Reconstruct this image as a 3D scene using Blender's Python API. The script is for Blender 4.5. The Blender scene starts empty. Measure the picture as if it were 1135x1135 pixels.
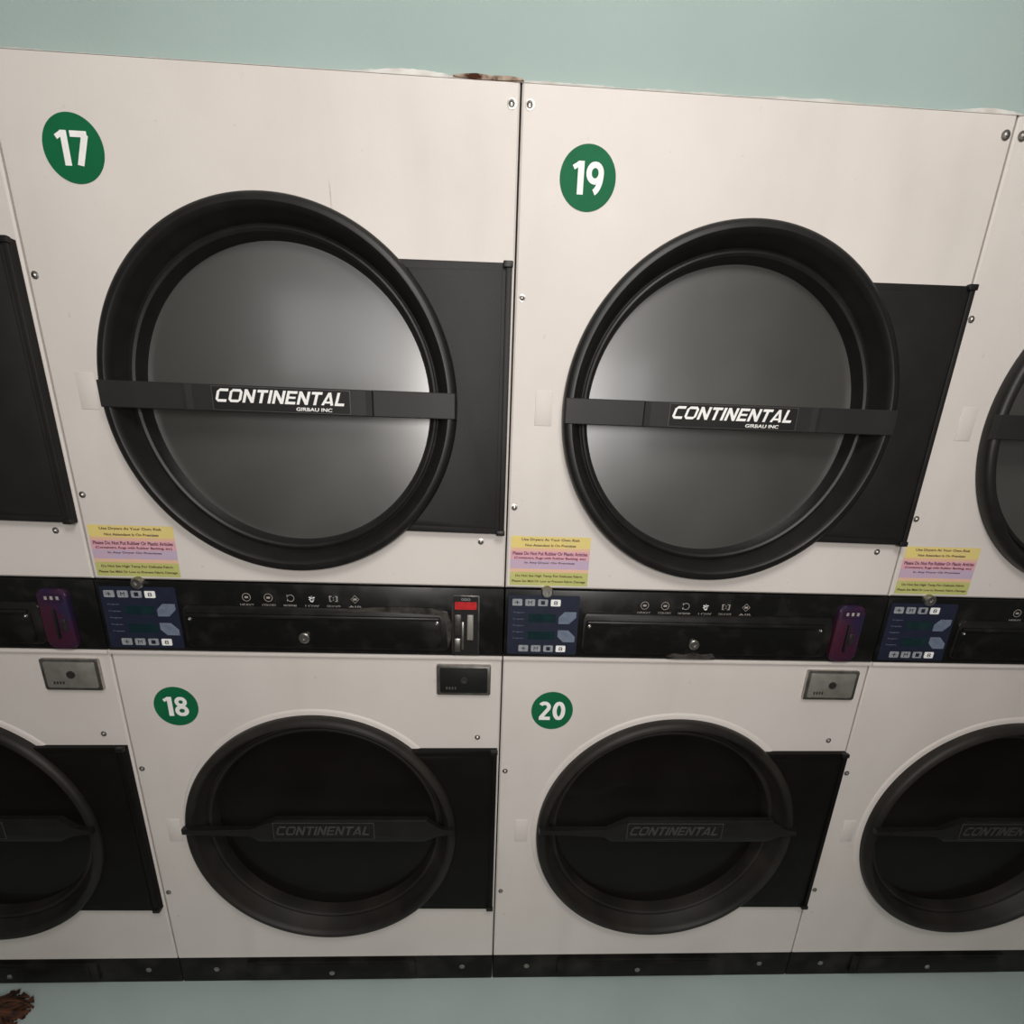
import bpy, bmesh, math, random
from mathutils import Vector
random.seed(4)
S=bpy.context.scene
COL=S.collection
W=0.8; ZB=0.07; ZP0=0.909; ZP1=1.065; ZT=1.872; FL=-0.015
CX=0.3986; RU=0.3056; ZU=1.401; ZL=0.468

# ---------------------------------------------------------------- materials
def mat(name,col,rough=.5,metal=0,spec=.5,col2=None,nscale=8,nlo=.4,nhi=.7,bump=0,bscale=200,coat=0,coatr=.03,rough2=None,ior=None,grime=None):
    m=bpy.data.materials.new(name); m.use_nodes=True
    nt=m.node_tree; b=nt.nodes['Principled BSDF']
    b.inputs['Base Color'].default_value=(*col,1)
    b.inputs['Roughness'].default_value=rough
    b.inputs['Metallic'].default_value=metal
    b.inputs['Specular IOR Level'].default_value=spec
    b.inputs['Coat Weight'].default_value=coat
    b.inputs['Coat Roughness'].default_value=coatr
    if ior: b.inputs['IOR'].default_value=ior
    tc=nt.nodes.new('ShaderNodeTexCoord')
    if col2 or rough2 is not None:
        n=nt.nodes.new('ShaderNodeTexNoise'); n.inputs['Scale'].default_value=nscale; n.inputs['Detail'].default_value=6
        nt.links.new(tc.outputs['Object'],n.inputs['Vector'])
        r=nt.nodes.new('ShaderNodeMapRange'); r.inputs['From Min'].default_value=nlo; r.inputs['From Max'].default_value=nhi
        nt.links.new(n.outputs['Fac'],r.inputs['Value'])
        if col2:
            mx=nt.nodes.new('ShaderNodeMix'); mx.data_type='RGBA'
            mx.inputs['A'].default_value=(*col,1); mx.inputs['B'].default_value=(*col2,1)
            nt.links.new(r.outputs['Result'],mx.inputs['Factor']); out=mx.outputs['Result']
            if grime:
                mp=nt.nodes.new('ShaderNodeMapping'); mp.inputs['Scale'].default_value=(9,9,2)
                nt.links.new(tc.outputs['Object'],mp.inputs['Vector'])
                g=nt.nodes.new('ShaderNodeTexNoise'); g.inputs['Scale'].default_value=1; g.inputs['Detail'].default_value=5
                nt.links.new(mp.outputs['Vector'],g.inputs['Vector'])
                gr=nt.nodes.new('ShaderNodeMapRange'); gr.inputs['From Min'].default_value=.56; gr.inputs['From Max'].default_value=.80; gr.inputs['To Max'].default_value=.22
                nt.links.new(g.outputs['Fac'],gr.inputs['Value'])
                sp=nt.nodes.new('ShaderNodeTexNoise'); sp.inputs['Scale'].default_value=60; sp.inputs['Detail'].default_value=3
                nt.links.new(tc.outputs['Object'],sp.inputs['Vector'])
                sr=nt.nodes.new('ShaderNodeMapRange'); sr.inputs['From Min'].default_value=.70; sr.inputs['From Max'].default_value=.77; sr.inputs['To Max'].default_value=.6
                nt.links.new(sp.outputs['Fac'],sr.inputs['Value'])
                ad=nt.nodes.new('ShaderNodeMath'); ad.operation='MAXIMUM'
                nt.links.new(gr.outputs['Result'],ad.inputs[0]); nt.links.new(sr.outputs['Result'],ad.inputs[1])
                m2=nt.nodes.new('ShaderNodeMix'); m2.data_type='RGBA'; m2.inputs['B'].default_value=(*grime,1)
                nt.links.new(ad.outputs[0],m2.inputs['Factor']); nt.links.new(out,m2.inputs['A']); out=m2.outputs['Result']
            nt.links.new(out,b.inputs['Base Color'])
        if rough2 is not None:
            r2=nt.nodes.new('ShaderNodeMapRange'); r2.inputs['To Min'].default_value=rough; r2.inputs['To Max'].default_value=rough2
            nt.links.new(r.outputs['Result'],r2.inputs['Value']); nt.links.new(r2.outputs['Result'],b.inputs['Roughness'])
    if bump:
        n2=nt.nodes.new('ShaderNodeTexNoise'); n2.inputs['Scale'].default_value=bscale; n2.inputs['Detail'].default_value=2
        nt.links.new(tc.outputs['Object'],n2.inputs['Vector'])
        bp=nt.nodes.new('ShaderNodeBump'); bp.inputs['Strength'].default_value=bump; bp.inputs['Distance'].default_value=.001
        nt.links.new(n2.outputs['Fac'],bp.inputs['Height']); nt.links.new(bp.outputs['Normal'],b.inputs['Normal'])
    return m
M={}
M['white']=mat('white_enamel',(.66,.615,.58),.5,spec=.3,col2=(.58,.535,.50),nscale=3,nlo=.35,nhi=.75,bump=.15,bscale=350,grime=(.45,.41,.38))
M['body']=mat('cabinet_side',(.45,.42,.40),.5,col2=(.4,.37,.35))
M['ring']=mat('door_black_plastic',(.009,.0083,.0078),.42,spec=.35,col2=(.013,.012,.011),nscale=30,bump=.1,bscale=600)
M['ringdusty']=mat('door_black_plastic_dusty',(.012,.0105,.0092),.5,spec=.25,col2=(.024,.0205,.0175),nscale=9,bump=.1,bscale=600)
M['plate']=mat('hinge_plate_paint',(.010,.0093,.0087),.55,spec=.3,col2=(.014,.013,.012),nscale=12,bump=.2,bscale=500)
M['plate_l']=mat('hinge_plate_gloss',(.0055,.0048,.0042),.45,spec=.12,col2=(.0075,.0067,.006),nscale=12)
M['band']=mat('handle_plastic',(.018,.017,.016),.5,spec=.3,col2=(.022,.021,.020),nscale=20)
M['glass_u']=mat('smoked_glass_dusty',(.043,.041,.036),.30,spec=.5,ior=2.2,col2=(.062,.059,.052),nscale=3,rough2=.35,coat=.7,coatr=.12)  # upper glass: grey base stands in for the bright wall it reflects
M['glass_l']=mat('smoked_glass_dark',(.0065,.0055,.0045),.3,spec=.12,col2=(.010,.0088,.0074),nscale=5,coat=.12,coatr=.08)  # lower glass: same glass, base darkened for the dark floor it reflects
M['panel']=mat('control_panel_black',(.006,.006,.0058),.3,spec=.25,col2=(.014,.013,.012),nscale=25,nlo=.5,nhi=.75,rough2=.5)
M['kick']=mat('kick_black_dusty',(.009,.0082,.0074),.5,spec=.12,col2=(.028,.0245,.021),nscale=14,nlo=.45,nhi=.75)
M['panel2']=mat('drawer_black',(.008,.0075,.0075),.38,spec=.35,col2=(.022,.02,.018),nscale=30,nlo=.5,nhi=.8)
M['dust']=mat('lint_dust',(.055,.05,.045),.95,spec=.1,col2=(.02,.018,.017),nscale=50,nlo=.4,nhi=.65,bump=1,bscale=300)
M['steel']=mat('brushed_steel',(.5,.48,.45),.35,metal=1,col2=(.35,.33,.31),nscale=60)
M['darksteel']=mat('worn_steel',(.10,.095,.09),.4,metal=.8,col2=(.05,.045,.04),nscale=80)
M['coin']=mat('coin_box_grey',(.26,.25,.225),.5,metal=.4,col2=(.2,.19,.17),nscale=40)
M['dark']=mat('dark_void',(.006,.006,.006),.6,spec=.3,col2=(.01,.01,.01))
M['green']=mat('badge_green',(.005,.11,.043),.6,spec=.15,col2=(.006,.125,.05),nscale=20)
M['lblwhite']=mat('print_white',(.84,.83,.81),.6,spec=.2,col2=(.78,.77,.75),nscale=50)
M['grayprint']=mat('print_grey',(.045,.042,.040),.4,col2=(.06,.056,.052),nscale=50)
M['iconprint']=mat('icon_print',(.36,.33,.30),.6,col2=(.24,.22,.2),nscale=90)
M['navy']=mat('keypad_navy',(.012,.015,.031),.45,spec=.3,col2=(.016,.02,.040),nscale=40)
M['ltblue']=mat('keypad_blue',(.15,.18,.24),.5,spec=.3,col2=(.11,.135,.19),nscale=80)
M['ltgrey']=mat('keypad_grey',(.30,.31,.33),.5,spec=.3,col2=(.2,.21,.23),nscale=80)
M['lcd']=mat('lcd_dark_teal',(.006,.02,.024),.25,col2=(.008,.028,.03),nscale=60)
M['yellow']=mat('sticker_yellow',(.70,.57,.20),.6,spec=.2,col2=(.64,.53,.23),nscale=30)
M['orange']=mat('sticker_peach',(.70,.43,.30),.6,spec=.2,col2=(.67,.46,.31),nscale=30)
M['pink']=mat('sticker_pink',(.64,.33,.40),.6,spec=.2,col2=(.64,.37,.42),nscale=30)
M['lilac']=mat('sticker_lilac',(.46,.37,.50),.6,spec=.2,col2=(.51,.37,.46),nscale=30)
M['olive']=mat('sticker_yellowgreen',(.44,.46,.15),.6,spec=.2,col2=(.50,.48,.18),nscale=30)
M['redtxt']=mat('print_red',(.10,.012,.03),.6,col2=(.07,.012,.03),nscale=30)
M['red']=mat('led_red',(.50,.012,.015),.4,col2=(.30,.01,.01),nscale=90)
M['purple']=mat('coin_purple',(.020,.013,.042),.4,spec=.3,col2=(.055,.011,.02),nscale=14)
M['wall']=mat('wall_teal_paint',(.32,.40,.38),.8,spec=.2,col2=(.295,.375,.355),nscale=3,bump=.3,bscale=120)
M['floor_p']=mat('floor_teal_paint',(.42,.50,.485),.7,spec=.2,col2=(.38,.46,.445),nscale=4,bump=.3,bscale=60)
M['floor']=mat('floor_brown_tile',(.10,.085,.07),.6,spec=.3,col2=(.08,.07,.06),nscale=5,bump=.2,bscale=60)  # unseen floor further out, browned to cut green bounce on the machines
M['ceil']=mat('ceiling_paint',(.7,.7,.68),.8,col2=(.66,.66,.64))
M['caulk']=mat('caulk_white',(.68,.65,.62),.7,col2=(.52,.48,.44),nscale=30,bump=.3,bscale=80)
M['rust']=mat('rust_stain',(.055,.02,.012),.9,spec=.1,col2=(.42,.33,.26),nscale=45,nlo=.42,nhi=.6,bump=.4,bscale=150)
M['fur']=mat('mop_brown_fibre',(.09,.03,.012),.95,col2=(.008,.006,.005),nscale=50,bump=1,bscale=90)
M['scuff']=mat('scuff_grey',(.40,.36,.33),.6,col2=(.58,.53,.50),nscale=120)
M['frame']=mat('window_frame_paint',(.4,.4,.38),.5,col2=(.35,.35,.33))

# ---------------------------------------------------------------- helpers
def finish(bm,name,m,parent,smooth=False,loc=None):
    bmesh.ops.recalc_face_normals(bm,faces=bm.faces)
    me=bpy.data.meshes.new(name); bm.to_mesh(me); bm.free()
    if smooth:
        for p in me.polygons: p.use_smooth=True
        me.set_sharp_from_angle(angle=math.radians(35))
    o=bpy.data.objects.new(name,me); COL.objects.link(o)
    for mm in (m if isinstance(m,(list,tuple)) else [m]): me.materials.append(M[mm])
    if parent: o.parent=parent
    if loc: o.location=loc
    return o
def box(parent,name,x0,x1,y0,y1,z0,z1,m,bev=0,seg=2):
    bm=bmesh.new(); bmesh.ops.create_cube(bm,size=1)
    for v in bm.verts:
        v.co=Vector(((x0+x1)/2+v.co.x*(x1-x0),(y0+y1)/2+v.co.y*(y1-y0),(z0+z1)/2+v.co.z*(z1-z0)))
    if bev: bmesh.ops.bevel(bm,geom=bm.edges[:],offset=bev,segments=seg,affect='EDGES',profile=.5)
    return finish(bm,name,m,parent,smooth=bool(bev))
def prism(parent,name,pts,y0,y1,m,bev=0):
    bm=bmesh.new()
    a=[bm.verts.new((x,y0,z)) for x,z in pts]; b=[bm.verts.new((x,y1,z)) for x,z in pts]
    f=bm.faces.new(a); bm.faces.new(b[::-1]); n=len(pts)
    for i in range(n): bm.faces.new((a[i],b[i],b[(i+1)%n],a[(i+1)%n]))
    if bev:
        bmesh.ops.bevel(bm,geom=[e for e in f.edges],offset=bev,segments=2,affect='EDGES',profile=.5)
    return finish(bm,name,m,parent,smooth=bool(bev))
def rrect(x0,x1,z0,z1,r,n=6):
    P=[]
    for cx,cz,a0 in ((x1-r,z1-r,0),(x0+r,z1-r,90),(x0+r,z0+r,180),(x1-r,z0+r,270)):
        for i in range(n+1):
            a=math.radians(a0+90*i/n); P.append((cx+r*math.cos(a),cz+r*math.sin(a)))
    return P
def lathe(parent,name,cx,cz,prof,m,n=128,sx=1,sz=1):
    bm=bmesh.new(); rings=[]
    for r,y in prof:
        if r<1e-6: rings.append([bm.verts.new((cx,y,cz))]); continue
        rings.append([bm.verts.new((cx+sx*r*math.cos(2*math.pi*i/n),y,cz+sz*r*math.sin(2*math.pi*i/n))) for i in range(n)])
    for A,B in zip(rings,rings[1:]):
        for i in range(n):
            j=(i+1)%n
            if len(A)==1: bm.faces.new((A[0],B[i],B[j]))
            elif len(B)==1: bm.faces.new((A[i],A[j],B[0]))
            else: bm.faces.new((A[i],A[j],B[j],B[i]))
    return finish(bm,name,m,parent,smooth=True)
def text(parent,name,s,cx,cz,width,height,y,m,shear=0,off=0,th=.0004):
    cu=bpy.data.curves.new(name+'_c','FONT'); cu.body=s; cu.size=1; cu.shear=shear; cu.offset=off; cu.resolution_u=4
    o=bpy.data.objects.new(name+'_t',cu); COL.objects.link(o)
    dg=bpy.context.evaluated_depsgraph_get(); me=bpy.data.meshes.new_from_object(o.evaluated_get(dg))
    bpy.data.objects.remove(o)
    xs=[v.co.x for v in me.vertices]; ys=[v.co.y for v in me.vertices]
    x0,x1,y0,y1=min(xs),max(xs),min(ys),max(ys)
    kz=height/(y1-y0); kx=(width/(x1-x0)) if width else kz
    for v in me.vertices:
        v.co=Vector((cx+(v.co.x-(x0+x1)/2)*kx,y,cz+(v.co.y-(y0+y1)/2)*kz))
    bm=bmesh.new(); bm.from_mesh(me)
    r=bmesh.ops.extrude_face_region(bm,geom=bm.faces[:])
    for v in [g for g in r['geom'] if isinstance(g,bmesh.types.BMVert)]: v.co.y-=th
    bpy.data.meshes.remove(me)
    return finish(bm,name,m,parent)
def arc(cx,cy,rx,ry,a0,a1,n=20):
    return [(cx+rx*math.cos(math.radians(a0+(a1-a0)*i/n)),cy+ry*math.sin(math.radians(a0+(a1-a0)*i/n))) for i in range(n+1)]
DIG={'1':([([(.04,.80),(.26,.93)],0,.15),([(.31,1.0),(.31,0)],0,.22)],.46),
 '7':([([(0,.91),(.56,.91)],0,.18),([(.50,.90),(.20,0)],0,.22)],.60),
 '9':([(arc(.30,.66,.22,.25,0,360),1,.19),(arc(.20,.66,.32,.60,-5,-75),0,.19)],.62),
 '8':([(arc(.30,.74,.19,.18,0,360),1,.18),(arc(.30,.28,.22,.20,0,360),1,.19)],.62),
 '0':([(arc(.30,.50,.21,.41,0,360),1,.20)],.62),
 '2':([(arc(.27,.70,.21,.21,150,-35)+[(.10,.12)],0,.19),([(.02,.09),(.56,.09)],0,.18)],.62),
 '5':([([(.5,.91),(.1,.91)],0,.18),([(.14,.95),(.12,.5)],0,.17),(arc(.24,.32,.24,.24,110,-140),0,.19)],.60),
 '6':([(arc(.30,.33,.22,.25,0,360),1,.19),(arc(.40,.33,.32,.60,175,105),0,.19)],.62)}
# heavy squarish extended capitals for the door logo
LET={'C':([([(.84,.90),(.22,.90),(.10,.78),(.10,.22),(.22,.10),(.84,.10)],0,.20)],.88),
 'O':([([(.22,.90),(.74,.90),(.86,.78),(.86,.22),(.74,.10),(.22,.10),(.10,.22),(.10,.78)],1,.20)],.98),
 'N':([([(.11,0),(.11,1)],0,.21),([(.13,.93),(.73,.07)],0,.22),([(.75,0),(.75,1)],0,.21)],.88),
 'T':([([(0,.90),(.80,.90)],0,.20),([(.40,.9),(.40,0)],0,.22)],.82),
 'I':([([(.11,0),(.11,1)],0,.22)],.24),
 'E':([([(.78,.90),(.11,.90)],0,.20),([(.11,1),(.11,0)],0,.21),([(.11,.5),(.72,.5)],0,.16),([(.11,.10),(.78,.10)],0,.20)],.80),
 'A':([([(.08,0),(.42,1)],0,.21),([(.42,1),(.80,0)],0,.21),([(.2,.24),(.70,.24)],0,.15)],.90),
 'L':([([(.11,1),(.11,0)],0,.21),([(.11,.10),(.72,.10)],0,.20)],.74)}
def strokes_text(parent,name,s,cx,cz,h,y,m,table,gap=.06,width=None,shear=0):
    tot=sum(table[c][1] for c in s)+gap*(len(s)-1); x=-tot/2; layer=0
    kx=(width/tot) if width else h
    bm=bmesh.new()
    for c in s:
        strokes,w=table[c]
        for pts,closed,t in strokes:
            n=len(pts)
            if closed and math.hypot(pts[0][0]-pts[-1][0],pts[0][1]-pts[-1][1])<1e-6: n-=1
            L=[]; yy=y-.0004-.00005*(layer%5); layer+=1
            for i in range(n):
                if closed: a=pts[(i-1)%n]; b=pts[(i+1)%n]
                else: a=pts[max(i-1,0)]; b=pts[min(i+1,n-1)]
                dx,dz=b[0]-a[0],b[1]-a[1]; d=math.hypot(dx,dz) or 1; nx,nz=-dz/d*t/2,dx/d*t/2
                p=pts[i]; q=[]
                for s_ in(-1,1):
                    pz=min(1,max(0,p[1]+s_*nz))-.5; px=x+p[0]+s_*nx
                    q.append(bm.verts.new((cx+px*kx+shear*pz*h,yy,cz+pz*h)))
                L.append(q)
            for i in range(n if closed else n-1):
                A,B=L[i],L[(i+1)%n]; bm.faces.new((A[0],B[0],B[1],A[1]))
        x+=w+gap
    finish(bm,name,m,parent)
def screw(parent,x,z,y=0,r=.0045,m='steel'):
    lathe(parent,'screw',x,z,[(r*1.5,y),(r*1.5,y-.0008),(r,y-.0012),(r*.85,y-.0035),(r*.35,y-.0045),(r*.3,y-.002),(0,y-.002)],m,n=20)

def front(parent,name,z0,z1,czh,rh):
    x0,x1=.0016,W-.0016; cx=CX
    ang=sorted(set([2*math.pi*i/128 for i in range(128)]+[math.atan2(z-czh,x-cx)%(2*math.pi) for x in(x0,x1) for z in(z0,z1)]))
    bm=bmesh.new(); L=[[],[],[],[],[]]
    def rect(a,ins):
        c,s=math.cos(a),math.sin(a); t=1e9
        if c>1e-9: t=min(t,(x1-ins-cx)/c)
        if c<-1e-9: t=min(t,(x0+ins-cx)/c)
        if s>1e-9: t=min(t,(z1-ins-czh)/s)
        if s<-1e-9: t=min(t,(z0+ins-czh)/s)
        return cx+c*t,czh+s*t
    for a in ang:
        c,s=math.cos(a),math.sin(a)
        L[0].append(bm.verts.new((cx+rh*c,.05,czh+rh*s)))
        L[1].append(bm.verts.new((cx+rh*c,0,czh+rh*s)))
        x,z=rect(a,.003); L[2].append(bm.verts.new((x,0,z)))
        x,z=rect(a,0); L[3].append(bm.verts.new((x,.003,z)))
        L[4].append(bm.verts.new((x,.05,z)))
    n=len(ang)
    for A,B in zip(L,L[1:]):
        for i in range(n): bm.faces.new((A[i],A[(i+1)%n],B[(i+1)%n],B[i]))
    return finish(bm,name,'white',parent)

def door(P,tag,zc,upper):
    R=RU; pm='plate' if upper else 'plate_l'
    lathe(P,'door_ring_'+tag,CX,zc,[(R-.004,.004),(R,-.004),(R,-.018),(R-.003,-.024),(R-.009,-.0275),(R-.015,-.028),(R-.019,-.0255),(R-.0225,-.018),
        (R-.033,.008),(R-.035,.0105),(R-.0375,.0095),(R-.039,.006),(R-.0425,.005),(R-.0465,.0075),(R-.0495,.015),(R-.0525,.032),(R-.054,.04)],'ring' if upper else 'ringdusty',n=160)
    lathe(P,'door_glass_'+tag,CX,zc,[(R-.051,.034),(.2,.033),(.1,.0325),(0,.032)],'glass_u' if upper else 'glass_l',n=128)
    if not upper:
        lathe(P,'door_opening_emboss',CX,zc,[(.319,.0005),(.316,-.002),(.312,-.003),(.300,-.003)],'white',n=128)
    h=.226; ra=.298; a0=math.degrees(math.asin((h-.002)/ra))
    left=[(CX+x,zc+z) for x,z in arc(0,0,ra,ra,a0,-a0,28)]
    pts=[(.7945,zc-h),(.7945,zc+h)]+left
    prism(P,'hinge_plate_'+tag,pts,-.014,-.0005,pm,bev=.002)
    b0=math.degrees(math.asin((h-.014)/.3065))
    left2=[(CX+x,zc+z) for x,z in arc(0,0,.3065,.3065,b0,-b0,28)]
    prism(P,'hinge_plate_field_'+tag,[(.778,zc-h+.012),(.778,zc+h-.012)]+left2,-.0155,-.0135,pm,bev=.001)
    box(P,'hinge_plate_fold_'+tag,.784,.7935,-.0175,-.0135,zc-h+.004,zc+h-.004,pm,.0015)
    for s in (-1,1):
        z=zc+s*(h-.003)
        box(P,'hinge_lug_'+tag,.779,.7955,-.020,-.010,z-.005,z+.005,'ring',.002)
    if upper:
        bm=bmesh.new(); path=[(.0935,-.024),(.097,-.0300),(.235,-.0300),(.239,-.0255),(.25,-.0245),(.545,-.0245),(.556,-.0255),(.560,-.0300),(.700,-.0300),(.7035,-.024)]
        hb=.0215; rows=[]
        for x,y in path:
            rows.append([bm.verts.new((x,y+.006,zc-hb)),bm.verts.new((x,y+.001,zc-hb)),bm.verts.new((x,y,zc-hb+.0012)),bm.verts.new((x,y,zc+hb-.0012)),bm.verts.new((x,y+.001,zc+hb)),bm.verts.new((x,y+.006,zc+hb))])
        for A,B in zip(rows,rows[1:]):
            for k in range(6): bm.faces.new((A[k],A[(k+1)%6],B[(k+1)%6],B[k]))
        bm.faces.new(rows[0]); bm.faces.new(rows[-1][::-1])
        finish(bm,'door_handle_strap',('band'),P)
        lx=.401; y=-.0245
        prism(P,'logo_plate_edge',rrect(lx-.118,lx+.118,zc-.020,zc+.0195,.002),y-.0008,y+.001,'grayprint')
        prism(P,'logo_plate',rrect(lx-.1165,lx+.1165,zc-.0188,zc+.0183,.002),y-.0012,y+.001,'dark')
        strokes_text(P,'logo_text','CONTINENTAL',lx,zc+.0045,.0215,y-.0012,'lblwhite',LET,gap=.10,width=.220,shear=.32)
        text(P,'logo_subtext','GIRBAU INC',lx+.055,zc-.0138,.062,.0062,y-.0012,'lblwhite',shear=.1,off=.03)
    else:
        pts=[(.096,zc+.020),(.245,zc+.020),(.262,zc+.002),(.635,zc+.002),(.662,zc+.020),(.702,zc+.020),(.702,zc+.034),(.672,zc+.034),(.640,zc+.062),(.302,zc+.062),(.250,zc+.034),(.096,zc+.034)]
        prism(P,'door_handle_bar',pts[::-1],-.040,-.026,'ring',bev=.003)
        lx=.410
        prism(P,'logo_plate_edge',rrect(lx-.112,lx+.112,zc+.011,zc+.055,.002),-.0412,-.0395,'grayprint')
        prism(P,'logo_plate',rrect(lx-.1105,lx+.1105,zc+.0125,zc+.0535,.002),-.0416,-.041,'dark')
        strokes_text(P,'logo_text','CONTINENTAL',lx,zc+.035,.024,-.0418,'grayprint',LET,gap=.10,width=.206,shear=.3)

def dryer(k,num_u,num_l,coin):
    x0=k*W
    E=bpy.data.objects.new('stacked_tumble_dryer',None); COL.objects.link(E); E.location=(x0,0,0); E.empty_display_size=.2
    P=E
    box(P,'cabinet_body',.002,W-.002,.05,.72,ZB-.02,ZT-.001,'body')
    front(P,'upper_front_panel',ZP1+.001,ZT,ZU,.285)
    front(P,'lower_front_panel',ZB,ZP0-.001,ZL,.285)
    door(P,'upper',ZU,True); door(P,'lower',ZL,False)
    box(P,'strike_plate_upper',.044,.075,-.0010,.001,1.375,1.435,'white',.0008)
    box(P,'strike_plate_lower',.042,.072,-.0010,.001,.437,.500,'white',.0008)
    # base
    box(P,'kick_base',.001,W-.001,.004,.70,FL+.0005,ZB-.001,'kick',.002)
    prism(P,'kick_lint_cover',rrect(.17,.60,FL+.014,ZB-.010,.008),-.004,.006,'kick',bev=.003)
    prism(P,'kick_lint_cover_inset',rrect(.19,.58,FL+.022,ZB-.018,.004),-.0055,-.003,'kick',bev=.001)
    for x in(.09,.385,.72): screw(P,x,.028 if x!=.385 else .022,(.004 if x!=.385 else -.0055),.0045)
    # control panel
    box(P,'control_panel',.0012,W-.0012,-.003,.06,ZP0+.008,ZP1-.002,'panel',.0015)
    box(P,'panel_trim_lower',.0012,W-.0012,-.007,.05,ZP0+.001,ZP0+.008,'white',.001)
    y=-.003
    prism(P,'keypad',rrect(.008,.153,.924,1.052,.004),y-.0015,y,'navy')
    yk=y-.0015
    for i in range(4):
        prism(P,'keypad_key',rrect(.016+.026*i,.036+.026*i,1.030,1.044,.002),yk-.0012,yk,'ltgrey' if i<3 else 'lblwhite')
        prism(P,'keypad_key',rrect(.032+.026*i,.052+.026*i,.930,.944,.002),yk-.0012,yk,'ltgrey' if i<3 else 'lblwhite')
        for zz in (1.037,.937):
            text(P,'keypad_key_mark','+M|8'[i],(.026 if zz>1 else .042)+.026*i,zz,.008,.008,yk-.0012,'navy')
    for z in(1.004,.966):
        prism(P,'keypad_display',rrect(.050,.106,z-.009,z+.009,.001),yk-.0006,yk,'lcd')
    for z,s in((1.004,1),(.966,-1)):
        P5=[(.112,-.012),(.134,-.012),(.148,.002),(.148,.014),(.124,.014),(.112,.002)]
        prism(P,'keypad_arrow',[(a,z+b*s) for a,b in P5][::s],yk-.0006,yk,'ltblue')
    for i in range(5):
        text(P,'keypad_print','Program',.030,1.015-.014*i,.022,.003,yk,'ltblue')
    # cycle icons
    for i in range(6):
        x=.288+.0425*i; z=1.035
        if i in(0,1,5):
            lathe(P,'cycle_icon',x,z,[(.0084,y),(.0084,y-.0004),(.0074,y-.0004),(.0074,y)],'iconprint',n=24 if i<2 else 4)
            prism(P,'cycle_icon_mark',rrect(x-.0035,x+.0035,z-.002,z+.002,.0008),y-.0004,y,'iconprint')
        elif i==2:
            prism(P,'cycle_icon',[(x+a,z+b) for a,b in [(-.006,-.007),(-.006,.007),(-.0050,.007),(-.0050,-.007)]][::-1],y-.0004,y,'iconprint')
            lathe(P,'cycle_icon_mark',x+.001,z,[(.0072,y),(.0072,y-.0004),(.0062,y-.0004),(.0062,y)],'iconprint',n=24)
        elif i==3:
            text(P,'cycle_icon','*',x,z,.012,.011,y,'lblwhite',off=.02)
            lathe(P,'cycle_icon_mark',x,z-.004,[(.0035,y),(.0035,y-.0004),(0,y-.0004)],'lblwhite',n=16)
        else: text(P,'cycle_icon','[:]',x,z,.017,.012,y,'iconprint',off=.01)
        text(P,'cycle_icon_caption',['HEAVY','COLORS','NORMAL','LOW','DELICATE','AIR'][i],x,z-.0155,.027,.0042,y,'iconprint')
    # lint drawer
    prism(P,'lint_drawer_rim',rrect(.163,.690,.930,1.018,.012),y-.006,y,'panel2',bev=.003)
    prism(P,'lint_drawer_face',rrect(.168,.672,.934,1.000,.004),y-.0085,y-.005,'panel',bev=.002)
    box(P,'lint_drawer_lip',.170,.670,-.018,-.009,.996,1.003,'panel2',.002)
    if coin=='led':
        pts=[(.46,1.009),(.49,1.016),(.54,1.021),(.60,1.023),(.655,1.021),(.683,1.013),(.695,.99),(.692,.955),(.686,.936),(.684,.965),(.682,.995),(.67,1.008),(.56,1.012)]
        prism(P,'lint_deposit',pts[::-1],y-.0072,y-.004,'dust',bev=.001)
    if k==0:
        prism(P,'lint_deposit',[(.345,.925),(.36,.934),(.38,.930),(.40,.937),(.42,.931),(.44,.935),(.45,.925),(.43,.921),(.36,.921)][::-1],-.012,y-.002,'dust',bev=.001)
    lathe(P,'drawer_lock',.398,.955,[(.011,y-.008),(.011,y-.014),(.009,y-.016),(.004,y-.016),(.003,y-.013),(0,y-.013)],'steel',n=28)
    for x in(.176,.664): screw(P,x,.990,y-.0085,.0025)
    # coin module
    if coin=='led':
        prism(P,'coin_module',rrect(.694,.750,.920,1.050,.003),y-.0035,y,'darksteel',bev=.001)
        prism(P,'coin_module_field',rrect(.697,.747,.923,1.047,.002),y-.0042,y-.003,'dark')
        prism(P,'coin_led',rrect(.700,.744,1.020,1.036,.002),y-.006,y-.004,'red')
        text(P,'coin_led_digits','000',.722,1.041,.018,.005,y-.0042,'ltgrey')
        box(P,'coin_slot',.714,.719,y-.012,y-.004,.935,.995,'steel',.001)
        box(P,'coin_slot_guard',.699,.714,y-.009,y-.004,.965,1.010,'darksteel',.002)
        box(P,'coin_return',.725,.738,y-.010,y-.004,.955,1.010,'coin',.002)
        box(P,'coin_slot_guard',.699,.712,y-.008,y-.004,.928,.958,'steel',.002)
    else:
        prism(P,'coin_module',rrect(.694,.750,.922,1.046,.014),y-.010,y,'purple',bev=.004)
        prism(P,'coin_led',rrect(.703,.742,1.020,1.036,.003),y-.0115,y-.009,'purple')
        box(P,'coin_slot',.719,.723,y-.015,y-.009,.945,1.005,'dark',.001)
        box(P,'coin_slot_plate',.728,.738,y-.012,y-.009,.96,.985,'darksteel',.001)
        for i in range(3): box(P,'coin_led_digit',.709+.011*i,.714+.011*i,y-.0122,y-.011,1.025,1.032,'iconprint')
    lathe(P,'panel_lock',.085,1.060,[(.012,.001),(.012,-.008),(.0095,-.012),(.004,-.012),(.003,-.009),(0,-.009)],'steel',n=28)
    # coin vault door
    prism(P,'vault_frame',rrect(.662,.776,.828,.897,.003),-.008,0,'steel',bev=.002)
    prism(P,'vault_door',rrect(.669,.769,.834,.891,.003),-.0095,-.006,'dark' if coin=='led' else 'coin',bev=.001)
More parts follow.
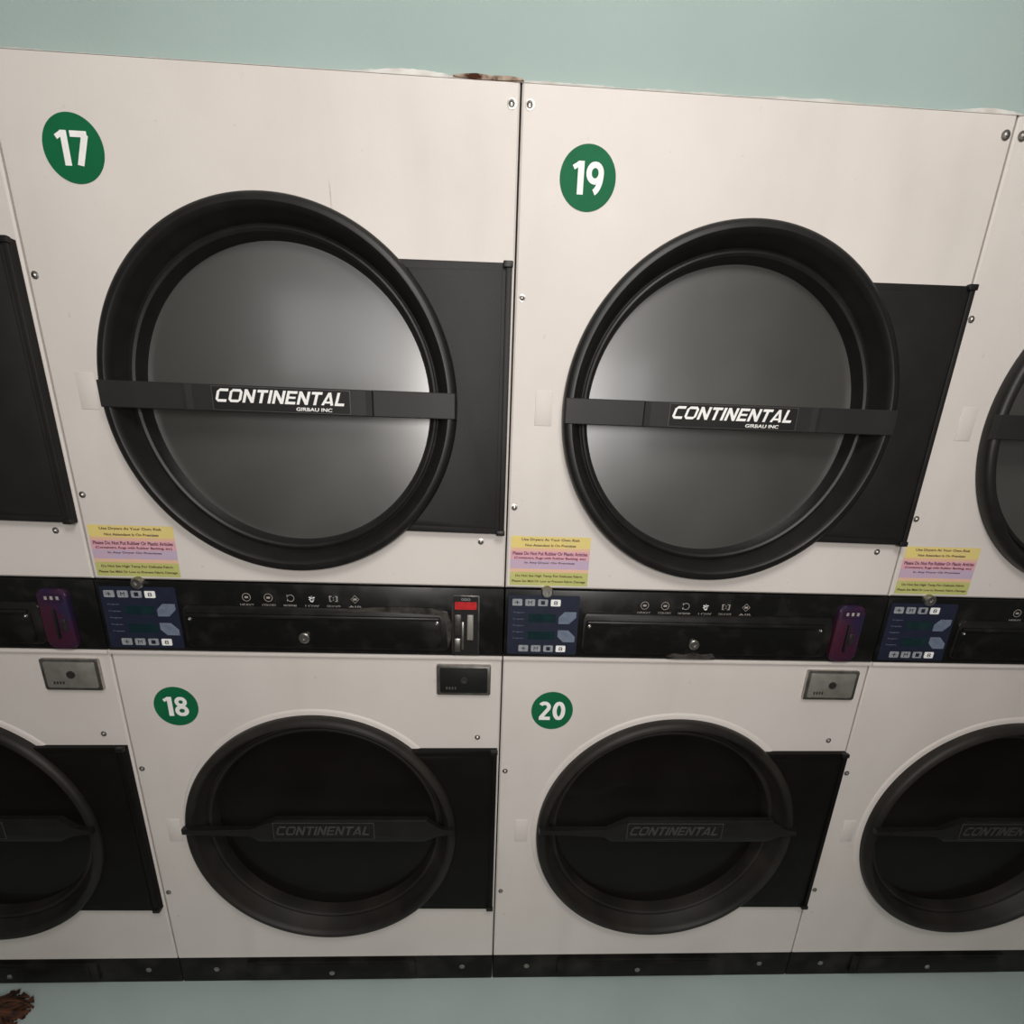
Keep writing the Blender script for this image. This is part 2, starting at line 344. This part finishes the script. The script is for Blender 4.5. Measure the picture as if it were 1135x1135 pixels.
    lathe(P,'vault_lock',.720,.864,[(.008,-.0095),(.008,-.012),(.003,-.012),(0,-.011)],'darksteel',n=20)
    for i in range(4): box(P,'vault_stamp',.682+.006*i,.685+.006*i,-.0102,-.009,.842,.848,'steel' if coin=='led' else 'darksteel')
    def badge(n,z):
        lathe(P,'number_badge',.112,z,[(.0455,0),(.0455,-.0008),(0,-.0008)],'green',n=64)
        strokes_text(P,'number_badge_digits',n,.112,z,.045,-.0008,'lblwhite',DIG)
    if num_u: badge(num_u,1.753)
    if num_l: badge(num_l,.789)
    sx0,sx1=.009,.166
    bands=[('yellow',1.148,1.171),('orange',1.142,1.148),('pink',1.124,1.142),('lilac',1.106,1.124),('orange',1.099,1.106),('olive',1.072,1.099)]
    for m_,a,b in bands: box(P,'instruction_sticker_band',sx0,sx1,-.0006,.0002,a,b,m_)
    lines=[('Use Dryers At Your Own Risk',1.1640,.115,.0065),('Not Attendant Is On Premises',1.1535,.10,.005),('Please Do Not Put Rubber Or Plastic Articles',1.1370,.148,.0068),('(Containers, Rugs with Rubber Backing, etc)',1.1275,.142,.006),('In Any Dryer On Premises',1.1180,.10,.005),('Do Not Set High Temp For Delicate Fabric',1.0910,.135,.0062),('Please Set Mild Or Low to Prevent Fabric Damage',1.0800,.148,.0062)]
    for s,z,w,h in lines: text(P,'instruction_sticker_text',s,(sx0+sx1)/2,z,w,h,-.0006,'redtxt',off=.02,th=.0002)
    for x,z in((.014,1.843),(.786,1.843)): screw(P,x,z,r=.005)
    for x,z in((.013,1.579),(.013,1.226),(.750,1.158),(.750,.721),(.014,.634),(.014,.286)): screw(P,x,z,r=.004)
    if k==-1:
        prism(P,'scuff_mark',[(.499,1.69),(.5015,1.69),(.5005,1.72),(.4985,1.735)],-.0004,0,'scuff')
    return E
dryer(-2,'15','16','purple'); dryer(-1,'17','18','led'); dryer(0,'19','20','purple'); dryer(1,'21',None,'purple')

# ---------------------------------------------------------------- room
def cubes(name,lst,m):
    bm=bmesh.new()
    for x0,x1,y0,y1,z0,z1 in lst:
        r=bmesh.ops.create_cube(bm,size=1)
        for v in r['verts']: v.co=Vector(((x0+x1)/2+v.co.x*(x1-x0),(y0+y1)/2+v.co.y*(y1-y0),(z0+z1)/2+v.co.z*(z1-z0)))
    return finish(bm,name,m,None)
cubes('wall_back',[(-3.2,3.2,.02,.12,ZT+.002,2.75),(-3.2,-2*W-.004,.02,.12,FL,ZT+.002),(2*W+.004,3.2,.02,.12,FL,ZT+.002)],'wall')
o=box(None,'floor',-3.2,3.2,-.45,.8,FL-.05,FL,'floor_p')
me=o.data; bm=bmesh.new(); bm.from_mesh(me)
r=bmesh.ops.create_cube(bm,size=1)
for v in r['verts']: v.co=Vector((v.co.x*6.4,-2.225+v.co.y*3.55,FL-.025+v.co.z*.05))
vs=set(r['verts'])
for f in bm.faces:
    if all(v in vs for v in f.verts): f.material_index=1
bm.to_mesh(me); bm.free(); me.materials.append(M['floor'])
box(None,'ceiling',-3.2,3.2,-4.0,.8,2.75,2.80,'ceil')
# wall across the room, behind the photographer, with two windows added for reflections in the door glass
added_wins=[(-1.85,-.72,1.75,2.50),(.70,1.35,1.15,2.05)]
(a0,a1,b0,b1),(c0,c1,d0,d1)=added_wins
cubes('wall_front',[(-3.2,a0,-4.1,-4,FL,2.75),(a0,a1,-4.1,-4,FL,b0),(a0,a1,-4.1,-4,b1,2.75),(a1,c0,-4.1,-4,FL,2.75),(c0,c1,-4.1,-4,FL,d0),(c0,c1,-4.1,-4,d1,2.75),(c1,3.2,-4.1,-4,FL,2.75)],'wall')
for i,(x0,x1,z0,z1) in enumerate(added_wins):
    t=.03
    cubes('window_%d'%(i+1),[(x0,x0+t,-4.07,-4.0,z0,z1),(x1-t,x1,-4.07,-4.0,z0,z1),(x0+t,x1-t,-4.07,-4.0,z0,z0+t),(x0+t,x1-t,-4.07,-4.0,z1-t,z1),((x0+x1)/2-.015,(x0+x1)/2+.015,-4.05,-4.01,z0+t,z1-t)],'frame')
bm=bmesh.new(); N=500; lo=[];hi=[];
for i in range(N+1):
    x=-2*W+4*W*i/N
    h=.0018+.0045*max(0,math.sin(x*5.1)+.5*math.sin(x*13+1)+.3*math.sin(x*31)+.25*math.sin(x*67))*.6+random.random()*.0009
    h+=.007*math.exp(-((x+.17)/.07)**2)+.006*math.exp(-((x-.76)/.05)**2)
    lo.append((bm.verts.new((x,-.0002,ZT-.0022)),bm.verts.new((x,.0205,ZT-.0022)))); hi.append((bm.verts.new((x,.008,ZT+h)),bm.verts.new((x,.0205,ZT+h+.002))))
for i in range(N):
    bm.faces.new((lo[i][0],lo[i+1][0],hi[i+1][0],hi[i][0])); bm.faces.new((hi[i][0],hi[i+1][0],hi[i+1][1],hi[i][1]))
finish(bm,'trim_caulk_bead','caulk',None,smooth=True)
prism(None,'rust_stain_patch',[(-.105,1.8735),(-.09,1.8755),(-.07,1.877),(-.045,1.8755),(-.02,1.8763),(0,1.8748),(.004,1.872),(-.03,1.8705),(-.07,1.8695),(-.10,1.872)][::-1],-.0010,.006,'rust',bev=.0004)

# brown string mop head lying on the floor beside the base
bm=bmesh.new()
for k in range(220):
    a=random.uniform(0,2*math.pi); L=random.uniform(.03,.072); h0=random.uniform(.0,.032)
    px,py,pz=-1.190,-.088,FL+h0+.012; r=.0036; prev=None; wv=random.uniform(-1.2,1.2)
    for i in range(8):
        t=i/7; aa=a+wv*t; x=px+math.cos(aa)*L*t; yv=py+math.sin(aa)*L*t; z=max(FL+r+.001,pz-(pz-FL)*t**2)
        ring=[bm.verts.new((x+r*math.cos(q*math.pi/3)*math.sin(aa),yv-r*math.cos(q*math.pi/3)*math.cos(aa),z+r*math.sin(q*math.pi/3))) for q in range(6)]
        if prev:
            for q in range(6): bm.faces.new((prev[q],prev[(q+1)%6],ring[(q+1)%6],ring[q]))
        prev=ring
finish(bm,'string_mop_head','fur',None,smooth=True)

# ---------------------------------------------------------------- lights
def area(name,loc,tgt,size,power,col,sy=None):
    l=bpy.data.lights.new(name,'AREA'); l.energy=power; l.color=col; l.size=size
    if sy: l.shape='RECTANGLE'; l.size_y=sy
    o=bpy.data.objects.new(name,l); COL.objects.link(o); o.location=loc
    o.rotation_euler=(Vector(tgt)-Vector(loc)).to_track_quat('-Z','Y').to_euler(); return o
area('hanging_lamp',(.02,-1.9,1.55),(0,0,1.45),.30,20,(1,.96,.915),.55)  # light behind the camera, placed for the glow in the upper glass
area('ceiling_lamp',(.2,-1.4,2.55),(.1,0,1.6),.6,20,(1,.96,.92))
for i,(x0,x1,z0,z1) in enumerate(added_wins):
    area('window_daylight_%d'%(i+1),((x0+x1)/2,-4.055,(z0+z1)/2),((x0+x1)/2,0,(z0+z1)/2),x1-x0-.06,(5,4)[i],(.98,.98,1),z1-z0-.06)  # added area lights that show as soft rectangles in the upper glass
w=bpy.data.worlds.new('World'); S.world=w; w.use_nodes=True
w.node_tree.nodes['Background'].inputs[0].default_value=(.50,.485,.46,1); w.node_tree.nodes['Background'].inputs[1].default_value=.2
S.view_settings.view_transform='Standard'

# ---------------------------------------------------------------- camera
c=bpy.data.cameras.new('camera'); o=bpy.data.objects.new('camera',c); COL.objects.link(o)
o.location=(-0.0424496,-1.04988,1.36113); o.rotation_euler=(1.24217,-0.0337665,-0.0379104)
c.sensor_width=36; c.lens=600.149/1135*36; c.shift_x=3.79024/1135; c.shift_y=116.577/1135; c.clip_start=.01
S.camera=o
